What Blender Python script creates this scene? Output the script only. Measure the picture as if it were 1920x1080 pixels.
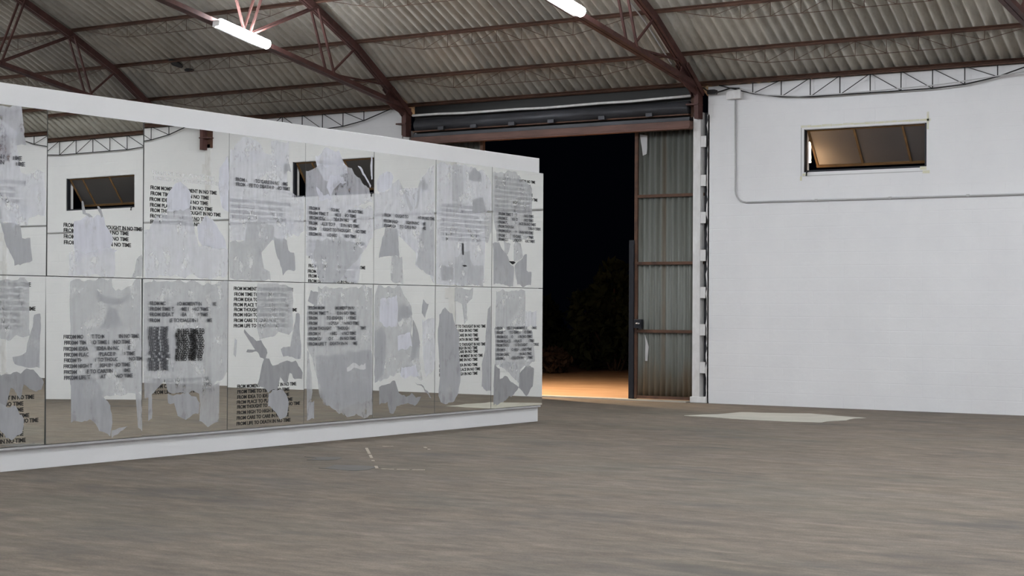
import bpy, bmesh, math, random
from mathutils import Vector, Matrix, noise

sc = bpy.context.scene
for o in list(bpy.data.objects):
    bpy.data.objects.remove(o)
COL = sc.collection

# ------------------------------------------------------------------ camera
cam_d = bpy.data.cameras.new('camera')
cam = bpy.data.objects.new('camera', cam_d)
COL.objects.link(cam)
cam_d.sensor_width = 36.0
cam_d.lens = 3244.6 / 1920 * 36.0
cam_d.clip_end = 300
YAW, PITCH, ROLL = math.radians(-33.4122), math.radians(0.6864), math.radians(0.3638)
fw = Vector((math.sin(YAW) * math.cos(PITCH), math.cos(YAW) * math.cos(PITCH), math.sin(PITCH)))
rt = Vector((math.cos(YAW), -math.sin(YAW), 0))
up = rt.cross(fw)
r2 = rt * math.cos(ROLL) + up * math.sin(ROLL)
u2 = up * math.cos(ROLL) - rt * math.sin(ROLL)
M = Matrix((r2, u2, -fw)).transposed().to_4x4()
M.translation = Vector((12.3862, -24.9987, 1.5))
cam.matrix_world = M
sc.camera = cam

# ------------------------------------------------------------------ world, exposure
wd = bpy.data.worlds.new('night_sky')
sc.world = wd
wd.use_nodes = True
wd.node_tree.nodes['Background'].inputs[0].default_value = (0.10, 0.14, 0.30, 1)
wd.node_tree.nodes['Background'].inputs[1].default_value = 0.004
sc.view_settings.view_transform = 'Standard'
sc.view_settings.look = 'None'
sc.view_settings.exposure = 0.20
sc.view_settings.gamma = 1.0
sc.view_settings.use_curve_mapping = False
sc.cycles.use_denoising = True
sc.cycles.max_bounces = 10
sc.cycles.diffuse_bounces = 5
sc.cycles.transparent_max_bounces = 24
TUBE_POWER = 155.0          # emission strength of every fluorescent diffuser
TUBE_COLOR = (0.92, 0.955, 1.0)
LAMP_WARM = (1.0, 0.72, 0.46)

# ------------------------------------------------------------------ material helpers
def mat(name, base, rough=0.6, metal=0.0, spec=0.3, var=0.0, vscale=(3, 3, 3), base2=None, bump=0.0, bscale=40.0, detail=6, coords='Object'):
    m = bpy.data.materials.new(name)
    m.use_nodes = True
    nt = m.node_tree
    b = nt.nodes['Principled BSDF']
    b.inputs['Roughness'].default_value = rough
    b.inputs['Metallic'].default_value = metal
    b.inputs['Specular IOR Level'].default_value = spec
    b.inputs['Base Color'].default_value = (*base, 1)
    tc = nt.nodes.new('ShaderNodeTexCoord')
    if var or base2:
        mp = nt.nodes.new('ShaderNodeMapping'); mp.inputs['Scale'].default_value = vscale
        nt.links.new(tc.outputs[coords], mp.inputs[0])
        n = nt.nodes.new('ShaderNodeTexNoise'); n.inputs['Detail'].default_value = detail; n.inputs['Scale'].default_value = 1
        n.inputs['Roughness'].default_value = 0.65
        nt.links.new(mp.outputs[0], n.inputs['Vector'])
        cr = nt.nodes.new('ShaderNodeValToRGB')
        cr.color_ramp.elements[0].position = 0.32; cr.color_ramp.elements[1].position = 0.7
        b2 = base2 or tuple(c * (1 - var) for c in base)
        cr.color_ramp.elements[0].color = (*b2, 1); cr.color_ramp.elements[1].color = (*base, 1)
        nt.links.new(n.outputs['Fac'], cr.inputs[0]); nt.links.new(cr.outputs[0], b.inputs['Base Color'])
    if bump:
        nb = nt.nodes.new('ShaderNodeTexNoise'); nb.inputs['Scale'].default_value = bscale; nb.inputs['Detail'].default_value = 4
        nt.links.new(tc.outputs[coords], nb.inputs['Vector'])
        bp = nt.nodes.new('ShaderNodeBump'); bp.inputs['Strength'].default_value = bump; bp.inputs['Distance'].default_value = 0.01
        nt.links.new(nb.outputs['Fac'], bp.inputs['Height']); nt.links.new(bp.outputs[0], b.inputs['Normal'])
    return m

def N(nt, t, **kw):
    n = nt.nodes.new(t)
    for k, v in kw.items():
        if k in n.inputs: n.inputs[k].default_value = v
        else: setattr(n, k, v)
    return n

def ramp(nt, src, stops):
    cr = nt.nodes.new('ShaderNodeValToRGB')
    e = cr.color_ramp.elements
    while len(e) < len(stops): e.new(0.5)
    for i, (p, c) in enumerate(stops):
        e[i].position = p; e[i].color = (*c, 1) if len(c) == 3 else c
    nt.links.new(src, cr.inputs[0])
    return cr.outputs[0]

def mix(nt, f, a, b, mode='MIX'):
    m = nt.nodes.new('ShaderNodeMix'); m.data_type = 'RGBA'; m.blend_type = mode
    for i, v in ((0, f), (6, a), (7, b)):
        if hasattr(v, 'links'): nt.links.new(v, m.inputs[i])
        else: m.inputs[i].default_value = v if not isinstance(v, tuple) else (*v, 1)
    return m.outputs[2]

def noise_n(nt, tc, scale, detail=6, rough=0.6, coords='Object', rot=0):
    mp = N(nt, 'ShaderNodeMapping'); mp.inputs['Scale'].default_value = scale; mp.inputs['Rotation'].default_value = (0, 0, rot)
    nt.links.new(tc.outputs[coords], mp.inputs[0])
    n = N(nt, 'ShaderNodeTexNoise', Scale=1.0, Detail=detail, Roughness=rough)
    nt.links.new(mp.outputs[0], n.inputs['Vector'])
    return n.outputs['Fac']

# ---- concrete floor
def floor_mat():
    m = bpy.data.materials.new('worn_concrete'); m.use_nodes = True; nt = m.node_tree
    b = nt.nodes['Principled BSDF']; tc = N(nt, 'ShaderNodeTexCoord')
    big = noise_n(nt, tc, (0.16, 0.22, 1), 4, 0.55)
    mid = noise_n(nt, tc, (0.62, 1.3, 1), 10, 0.72, rot=-0.5)
    fine = noise_n(nt, tc, (2.1, 5.2, 1), 10, 0.78, rot=0.25)
    grain = noise_n(nt, tc, (70, 70, 70), 3, 0.7)
    c1 = ramp(nt, big, [(0.34, (0.109, 0.090, 0.072)), (0.5, (0.154, 0.127, 0.101)), (0.66, (0.198, 0.172, 0.137))])
    c2 = ramp(nt, mid, [(0.34, (0.081, 0.068, 0.056)), (0.47, (0.135, 0.112, 0.090)), (0.56, (0.166, 0.138, 0.110)), (0.68, (0.244, 0.203, 0.158))])
    c = mix(nt, 0.5, c1, c2)
    c3 = ramp(nt, fine, [(0.36, (0.060, 0.049, 0.040)), (0.5, (0.148, 0.123, 0.099)), (0.64, (0.286, 0.240, 0.188))])
    c = mix(nt, 0.46, c, c3)
    g = ramp(nt, grain, [(0.28, (0.72, 0.72, 0.72)), (0.6, (1.08, 1.08, 1.08)), (0.78, (1.5, 1.5, 1.5))])
    c = mix(nt, 0.8, c, g, 'MULTIPLY')
    sc1 = ramp(nt, noise_n(nt, tc, (0.9, 3.4, 1), 10, 0.7, rot=0.3), [(0.60, (0, 0, 0)), (0.72, (0.7, 0.7, 0.7))])
    c = mix(nt, sc1, c, (0.270, 0.222, 0.172))
    sc2 = ramp(nt, noise_n(nt, tc, (0.42, 1.0, 1), 9, 0.66, rot=-0.25), [(0.54, (0, 0, 0)), (0.68, (0.75, 0.75, 0.75))])
    c = mix(nt, sc2, c, (0.078, 0.072, 0.068))
    sc3 = ramp(nt, noise_n(nt, tc, (5, 11, 1), 6, 0.7, rot=0.8), [(0.69, (0, 0, 0)), (0.76, (0.8, 0.8, 0.8))])
    c = mix(nt, sc3, c, (0.36, 0.315, 0.255))
    green = ramp(nt, noise_n(nt, tc, (0.35, 0.5, 1), 4, 0.6, rot=1.1), [(0.5, (0, 0, 0)), (0.72, (1, 1, 1))])
    gm = N(nt, 'ShaderNodeMath', operation='MULTIPLY'); gm.inputs[1].default_value = 0.4
    nt.links.new(green, gm.inputs[0])
    c = mix(nt, gm.outputs[0], c, (0.098, 0.100, 0.080))
    nt.links.new(c, b.inputs['Base Color'])
    nt.links.new(ramp(nt, mid, [(0.3, (0.62,) * 3), (0.7, (0.88,) * 3)]), b.inputs['Roughness'])
    b.inputs['Specular IOR Level'].default_value = 0.22
    bp = N(nt, 'ShaderNodeBump', Strength=0.25, Distance=0.01); nt.links.new(fine, bp.inputs['Height']); nt.links.new(bp.outputs[0], b.inputs['Normal'])
    return m

# ---- white painted masonry, faint block courses in relief
def wall_mat():
    m = bpy.data.materials.new('white_painted_masonry'); m.use_nodes = True; nt = m.node_tree
    b = nt.nodes['Principled BSDF']; tc = N(nt, 'ShaderNodeTexCoord')
    mp = N(nt, 'ShaderNodeMapping'); mp.inputs['Rotation'].default_value = (math.radians(90), 0, 0)
    nt.links.new(tc.outputs['Object'], mp.inputs[0])
    br = N(nt, 'ShaderNodeTexBrick', Scale=1.0)
    br.inputs['Brick Width'].default_value = 0.5; br.inputs['Row Height'].default_value = 0.2; br.inputs['Mortar Size'].default_value = 0.009
    br.inputs['Mortar Smooth'].default_value = 0.8
    nt.links.new(mp.outputs[0], br.inputs['Vector'])
    n = noise_n(nt, tc, (1.2, 1.2, 1.2), 7, 0.65)
    c = ramp(nt, n, [(0.3, (0.76, 0.765, 0.785)), (0.7, (0.81, 0.815, 0.83))])
    nt.links.new(c, b.inputs['Base Color'])
    b.inputs['Roughness'].default_value = 0.7; b.inputs['Specular IOR Level'].default_value = 0.15
    bp = N(nt, 'ShaderNodeBump', Strength=0.22, Distance=0.006); bp.invert = True
    nt.links.new(br.outputs['Fac'], bp.inputs['Height'])
    bp2 = N(nt, 'ShaderNodeBump', Strength=0.2, Distance=0.01)
    nt.links.new(noise_n(nt, tc, (14, 14, 14), 4, 0.6), bp2.inputs['Height']); nt.links.new(bp.outputs[0], bp2.inputs['Normal'])
    nt.links.new(bp2.outputs[0], b.inputs['Normal'])
    return m

# ---- translucent brush paint for the mirrors: streaked coverage
def paint_mat(name, color, cover, metal=0.0, soft=0.35):
    m = bpy.data.materials.new(name); m.use_nodes = True; nt = m.node_tree
    b = nt.nodes['Principled BSDF']; out = nt.nodes['Material Output']; tc = N(nt, 'ShaderNodeTexCoord')
    s1 = noise_n(nt, tc, (1, 16, 2.4), 6, 0.65)
    s2 = noise_n(nt, tc, (1, 5.5, 4.0), 7, 0.62)
    a = mix(nt, 0.22, s2, s1)
    lo = tuple(c * 0.90 for c in color); hi = tuple(min(1, c * 1.07) for c in color)
    nt.links.new(ramp(nt, s1, [(0.3, lo), (0.7, hi)]), b.inputs['Base Color'])
    b.inputs['Roughness'].default_value = 0.5; b.inputs['Metallic'].default_value = metal; b.inputs['Specular IOR Level'].default_value = 0.2
    f = ramp(nt, a, [(0.39, (max(0, cover - soft),) * 3), (0.45, (cover,) * 3), (0.60, (min(1, cover + soft * 0.3),) * 3)])
    tr = N(nt, 'ShaderNodeBsdfTransparent'); ms = N(nt, 'ShaderNodeMixShader')
    gb = N(nt, 'ShaderNodeNewGeometry'); inv = N(nt, 'ShaderNodeMath', operation='MULTIPLY_ADD')   # the coat sits on the glass: nothing of it shows from behind
    inv.inputs[1].default_value = -1.0; inv.inputs[2].default_value = 1.0; nt.links.new(gb.outputs['Backfacing'], inv.inputs[0])
    fb = N(nt, 'ShaderNodeMath', operation='MULTIPLY'); nt.links.new(f, fb.inputs[0]); nt.links.new(inv.outputs[0], fb.inputs[1])
    nt.links.new(fb.outputs[0], ms.inputs[0]); nt.links.new(tr.outputs[0], ms.inputs[1]); nt.links.new(b.outputs[0], ms.inputs[2])
    nt.links.new(ms.outputs[0], out.inputs['Surface'])
    return m

def emit_mat(name, color, strength):
    m = bpy.data.materials.new(name); m.use_nodes = True; nt = m.node_tree
    e = N(nt, 'ShaderNodeEmission', Strength=strength); e.inputs['Color'].default_value = (*color, 1)
    nt.links.new(e.outputs[0], nt.nodes['Material Output'].inputs['Surface'])
    return m

def pane_mat(name, tint, trans):
    m = bpy.data.materials.new(name); m.use_nodes = True; nt = m.node_tree
    out = nt.nodes['Material Output']; tc = N(nt, 'ShaderNodeTexCoord')
    b = nt.nodes['Principled BSDF']
    nt.links.new(ramp(nt, noise_n(nt, tc, (2, 2, 3), 5), [(0.3, tuple(c * 0.75 for c in tint)), (0.7, tint)]), b.inputs['Base Color'])
    b.inputs['Roughness'].default_value = 0.25; b.inputs['Specular IOR Level'].default_value = 0.5
    t = N(nt, 'ShaderNodeBsdfTranslucent'); t.inputs['Color'].default_value = (0.62, 0.56, 0.5, 1)
    ms = N(nt, 'ShaderNodeMixShader'); ms.inputs[0].default_value = trans
    nt.links.new(b.outputs[0], ms.inputs[1]); nt.links.new(t.outputs[0], ms.inputs[2]); nt.links.new(ms.outputs[0], out.inputs['Surface'])
    return m

def rusty_sheet(name, base, rust, amount, vs):
    return mat(name, base, rough=0.55, spec=0.3, base2=rust, vscale=vs, bump=0.1)

M_FLOOR = floor_mat()
M_WALL = wall_mat()
M_WHITE = mat('white_matt_board', (0.80, 0.805, 0.82), 0.6, var=0.03, vscale=(2, 2, 2))
M_WSTEEL = mat('white_painted_steel', (0.80, 0.80, 0.81), 0.5, base2=(0.62, 0.61, 0.60), vscale=(6, 6, 3))
M_RED = mat('rust_red_steel', (0.130, 0.060, 0.053), 0.6, base2=(0.065, 0.032, 0.029), vscale=(5, 5, 5))
M_PURLIN = mat('dark_rusty_purlin', (0.135, 0.070, 0.048), 0.7, base2=(0.060, 0.034, 0.026), vscale=(4, 9, 9))
M_LINTEL = mat('rusted_lintel', (0.21, 0.112, 0.090), 0.6, base2=(0.105, 0.062, 0.052), vscale=(1.2, 9, 9))
M_RAIL = mat('rusty_rail', (0.155, 0.080, 0.050), 0.7, base2=(0.070, 0.040, 0.030), vscale=(6, 6, 6))
M_DARK = mat('dark_steel', (0.022, 0.024, 0.032), 0.5, var=0.4, vscale=(5, 5, 5))
M_DRUM = mat('dull_grey_steel', (0.080, 0.083, 0.095), 0.45, metal=0.2, base2=(0.032, 0.032, 0.036), vscale=(1.3, 8, 8))
M_GREY = mat('grey_painted_pipe', (0.50, 0.50, 0.51), 0.5, var=0.1)
M_CABLE = mat('black_cable', (0.02, 0.02, 0.022), 0.5)
M_LEAF = None

def roof_mat():
    m = bpy.data.materials.new('weathered_fibre_cement'); m.use_nodes = True; nt = m.node_tree
    b = nt.nodes['Principled BSDF']; tc = N(nt, 'ShaderNodeTexCoord')
    g = N(nt, 'ShaderNodeNewGeometry')
    def pn(scale, d, r):
        mp = N(nt, 'ShaderNodeMapping'); mp.inputs['Scale'].default_value = scale
        nt.links.new(g.outputs['Position'], mp.inputs[0])
        n = N(nt, 'ShaderNodeTexNoise', Scale=1.0, Detail=d, Roughness=r); nt.links.new(mp.outputs[0], n.inputs['Vector'])
        return n.outputs['Fac']
    c1 = ramp(nt, pn((0.5, 0.5, 0.5), 4, 0.6), [(0.34, (0.37, 0.345, 0.295)), (0.66, (0.45, 0.44, 0.41))])
    c2 = ramp(nt, pn((9, 2.2, 2.2), 8, 0.7), [(0.3, (0.24, 0.215, 0.18)), (0.5, (0.43, 0.41, 0.365)), (0.72, (0.58, 0.565, 0.53))])
    c = mix(nt, 0.5, c1, c2)
    oi = N(nt, 'ShaderNodeObjectInfo')
    v = ramp(nt, oi.outputs['Random'], [(0, (0.84, 0.84, 0.84)), (1, (1.1, 1.08, 1.05))])
    c = mix(nt, 1.0, c, v, 'MULTIPLY')
    nt.links.new(c, b.inputs['Base Color']); b.inputs['Roughness'].default_value = 0.85; b.inputs['Specular IOR Level'].default_value = 0.1
    return m
M_ROOF = roof_mat()

def door_mat():
    m = bpy.data.materials.new('galvanised_door_sheet'); m.use_nodes = True; nt = m.node_tree
    b = nt.nodes['Principled BSDF']; tc = N(nt, 'ShaderNodeTexCoord')
    st = noise_n(nt, tc, (14, 14, 0.35), 6, 0.6)
    c = ramp(nt, st, [(0.28, (0.115, 0.117, 0.098)), (0.55, (0.165, 0.175, 0.160)), (0.75, (0.215, 0.22, 0.205))])
    sp = N(nt, 'ShaderNodeSeparateXYZ'); nt.links.new(tc.outputs['Object'], sp.inputs[0])
    # rust creeping up from the bottom edge and in a few vertical runs (wear of the sheet itself)
    n2 = noise_n(nt, tc, (9, 9, 0.8), 5, 0.6)
    ad = N(nt, 'ShaderNodeMath', operation='MULTIPLY_ADD'); ad.inputs[1].default_value = 1.5; nt.links.new(n2, ad.inputs[0])
    ng = N(nt, 'ShaderNodeMath', operation='MULTIPLY'); ng.inputs[1].default_value = -1.15; nt.links.new(sp.outputs['Z'], ng.inputs[0]); nt.links.new(ng.outputs[0], ad.inputs[2])
    f = ramp(nt, ad.outputs[0], [(0.05, (0, 0, 0)), (0.75, (1, 1, 1))])
    fm = N(nt, 'ShaderNodeMath', operation='MULTIPLY'); fm.inputs[1].default_value = 0.75; nt.links.new(f, fm.inputs[0])
    c = mix(nt, fm.outputs[0], c, (0.20, 0.135, 0.075))
    f2 = ramp(nt, st, [(0.66, (0, 0, 0)), (0.8, (0.6, 0.6, 0.6))])
    c = mix(nt, f2, c, (0.17, 0.115, 0.06))
    dx = N(nt, 'ShaderNodeMath', operation='SUBTRACT'); dx.inputs[1].default_value = 0.52; nt.links.new(sp.outputs['X'], dx.inputs[0])
    ab = N(nt, 'ShaderNodeMath', operation='ABSOLUTE'); nt.links.new(dx.outputs[0], ab.inputs[0])
    f3 = ramp(nt, ab.outputs[0], [(0.012, (0.65, 0.65, 0.65)), (0.05, (0, 0, 0))])
    f4 = ramp(nt, noise_n(nt, tc, (1, 1, 0.9), 5, 0.7), [(0.3, (0.25,) * 3), (0.65, (1, 1, 1))])
    c = mix(nt, mix(nt, 1.0, f3, f4, 'MULTIPLY'), c, (0.150, 0.100, 0.055))
    nt.links.new(c, b.inputs['Base Color']); b.inputs['Roughness'].default_value = 0.5; b.inputs['Metallic'].default_value = 0.15
    return m
M_DOOR = door_mat()

def mirror_mat():
    m = bpy.data.materials.new('mirror_glass'); m.use_nodes = True; nt = m.node_tree
    g = N(nt, 'ShaderNodeBsdfGlossy'); g.inputs['Color'].default_value = (0.875, 0.88, 0.84, 1); g.inputs['Roughness'].default_value = 0.0
    nt.links.new(g.outputs[0], nt.nodes['Material Output'].inputs['Surface'])
    return m
M_MIRROR = mirror_mat()
M_MEDGE = mat('mirror_edge', (0.20, 0.21, 0.21), 0.4)
PAINT = {
    'FL': paint_mat('thin_pale_paint', (0.62, 0.635, 0.695), 0.60),
    'FM': paint_mat('thin_grey_paint', (0.46, 0.473, 0.495), 0.68),
    'SL': paint_mat('pale_lavender_paint', (0.66, 0.675, 0.75), 0.90, soft=0.2),
    'SM': paint_mat('grey_paint', (0.405, 0.416, 0.44), 0.90, soft=0.2),
    'SD': paint_mat('dark_grey_paint', (0.325, 0.33, 0.345), 0.97, soft=0.1),
    'WH': paint_mat('white_paint', (0.70, 0.71, 0.72), 0.9, soft=0.1),
    'BK': mat('black_paint', (0.012, 0.012, 0.013), 0.5),
}
INK = {'K': mat('black_lettering', (0.012, 0.012, 0.013), 0.5), 'G': mat('faded_lettering', (0.085, 0.088, 0.10), 0.5), 'W': mat('white_lettering', (0.78, 0.79, 0.80), 0.5)}
M_TUBE = emit_mat('fluorescent_light', TUBE_COLOR, TUBE_POWER)
M_BULB = emit_mat('warm_bulb', LAMP_WARM, 40)
M_OPAL = emit_mat('warm_opal_glass', (1.0, 0.74, 0.47), 110.0)
M_DARK2 = mat('dark_fascia', (0.030, 0.030, 0.029), 0.6, base2=(0.020, 0.020, 0.020), vscale=(1, 8, 8))
M_DIRT = mat('dry_orange_dirt', (0.47, 0.315, 0.205), 0.95, spec=0.05, base2=(0.33, 0.205, 0.125), vscale=(0.8, 1.8, 1), bump=0.4, bscale=6)
M_FOLI = mat('dark_foliage', (0.040, 0.048, 0.024), 0.95, spec=0.05, base2=(0.016, 0.020, 0.010), vscale=(2, 2, 2))
M_SCRUB = mat('dry_scrub', (0.07, 0.042, 0.028), 0.9, var=0.5)
M_TAPE = mat('yellowed_masking_tape', (0.66, 0.64, 0.44), 0.8, base2=(0.70, 0.70, 0.64), vscale=(9, 9, 9))
M_WOOD = mat('orange_brown_bar', (0.24, 0.135, 0.055), 0.6, base2=(0.13, 0.075, 0.035), vscale=(4, 4, 9))
M_PANE = pane_mat('frosted_dirty_pane', (0.17, 0.162, 0.165), 0.5)
M_PATCH = mat('pale_new_concrete', (0.50, 0.485, 0.43), 0.85, spec=0.1, base2=(0.40, 0.385, 0.34), vscale=(1.2, 1.5, 1))
M_CHALK = mat('pale_tape_residue', (0.52, 0.46, 0.38), 0.9, var=0.4, vscale=(20, 20, 20))
M_SMUDGE = mat('dark_oil_stain', (0.125, 0.120, 0.112), 0.7, var=0.3)

# ------------------------------------------------------------------ mesh helpers
class MB:
    def __init__(s): s.v = []; s.f = []
    def box(s, x0, x1, y0, y1, z0, z1):
        n = len(s.v)
        s.v += [(x, y, z) for x in (x0, x1) for y in (y0, y1) for z in (z0, z1)]
        s.f += [tuple(n + i for i in q) for q in ((0, 1, 3, 2), (4, 6, 7, 5), (0, 4, 5, 1), (2, 3, 7, 6), (0, 2, 6, 4), (1, 5, 7, 3))]
        return s
    def bar(s, a, b, w, h, side=Vector((1, 0, 0))):
        a, b = Vector(a), Vector(b); d = (b - a).normalized()
        sx = side - d * side.dot(d)
        if sx.length < 1e-4: sx = Vector((0, 0, 1)) - d * d.z
        sx.normalize(); sz = d.cross(sx)
        n = len(s.v)
        for p in (a, b):
            for u, v in ((-1, -1), (1, -1), (1, 1), (-1, 1)):
                s.v.append(tuple(p + sx * (u * w / 2) + sz * (v * h / 2)))
        s.f += [tuple(n + i for i in q) for q in ((0, 3, 2, 1), (4, 5, 6, 7), (0, 1, 5, 4), (1, 2, 6, 5), (2, 3, 7, 6), (3, 0, 4, 7))]
        return s
    def tube(s, pts, r, seg=8, caps=True):
        pts = [Vector(p) for p in pts]; rings = []
        for i, p in enumerate(pts):
            d = (pts[min(i + 1, len(pts) - 1)] - pts[max(i - 1, 0)]).normalized()
            ref = Vector((0, 0, 1)) if abs(d.z) < 0.9 else Vector((1, 0, 0))
            a = d.cross(ref).normalized(); b = d.cross(a); n = len(s.v); ring = []
            for k in range(seg):
                t = 2 * math.pi * k / seg
                s.v.append(tuple(p + a * (math.cos(t) * r) + b * (math.sin(t) * r))); ring.append(n + k)
            rings.append(ring)
        for r0, r1 in zip(rings, rings[1:]):
            for k in range(seg): s.f.append((r0[k], r0[(k + 1) % seg], r1[(k + 1) % seg], r1[k]))
        if caps: s.f += [tuple(rings[0][::-1]), tuple(rings[-1])]
        return s
    def prism(s, poly, axis, a, b):   # extrude a closed 2-D outline along one axis
        def P(u, v, w): return {0: (w, u, v), 1: (u, w, v), 2: (u, v, w)}[axis]
        n = len(s.v); k = len(poly)
        s.v += [P(u, v, a) for u, v in poly] + [P(u, v, b) for u, v in poly]
        s.f += [tuple(range(n, n + k)), tuple(range(n + 2 * k - 1, n + k - 1, -1))]
        s.f += [(n + i, n + (i + 1) % k, n + k + (i + 1) % k, n + k + i) for i in range(k)]
        return s
    def mesh(s, name, m, smooth=False):
        me = bpy.data.meshes.new(name); me.from_pydata(s.v, [], s.f); me.validate()
        bm = bmesh.new(); bm.from_mesh(me); bmesh.ops.recalc_face_normals(bm, faces=bm.faces); bm.to_mesh(me); bm.free()
        for mm in (m if isinstance(m, (list, tuple)) else [m]): me.materials.append(mm)
        if smooth:
            for p in me.polygons: p.use_smooth = True
        return me
    def build(s, name, m, parent=None, smooth=False, loc=None, bevel=0):
        o = link(name, s.mesh(name, m, smooth), parent, loc)
        if bevel:
            b = o.modifiers.new('bevel', 'BEVEL'); b.width = bevel; b.segments = 2; b.limit_method = 'ANGLE'
        return o

def link(name, me, parent=None, loc=None):
    o = bpy.data.objects.new(name, me); COL.objects.link(o)
    if parent is not None: o.parent = parent
    if loc is not None: o.location = loc
    return o
def empty(name, loc=(0, 0, 0), parent=None):
    o = link(name, None, parent, loc); o.empty_display_size = 0.2
    return o
def tag(o, label=None, cat=None, group=None, kind=None):
    if label: o['label'] = label
    if cat: o['category'] = cat
    if group: o['group'] = group
    if kind: o['kind'] = kind
    return o

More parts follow.
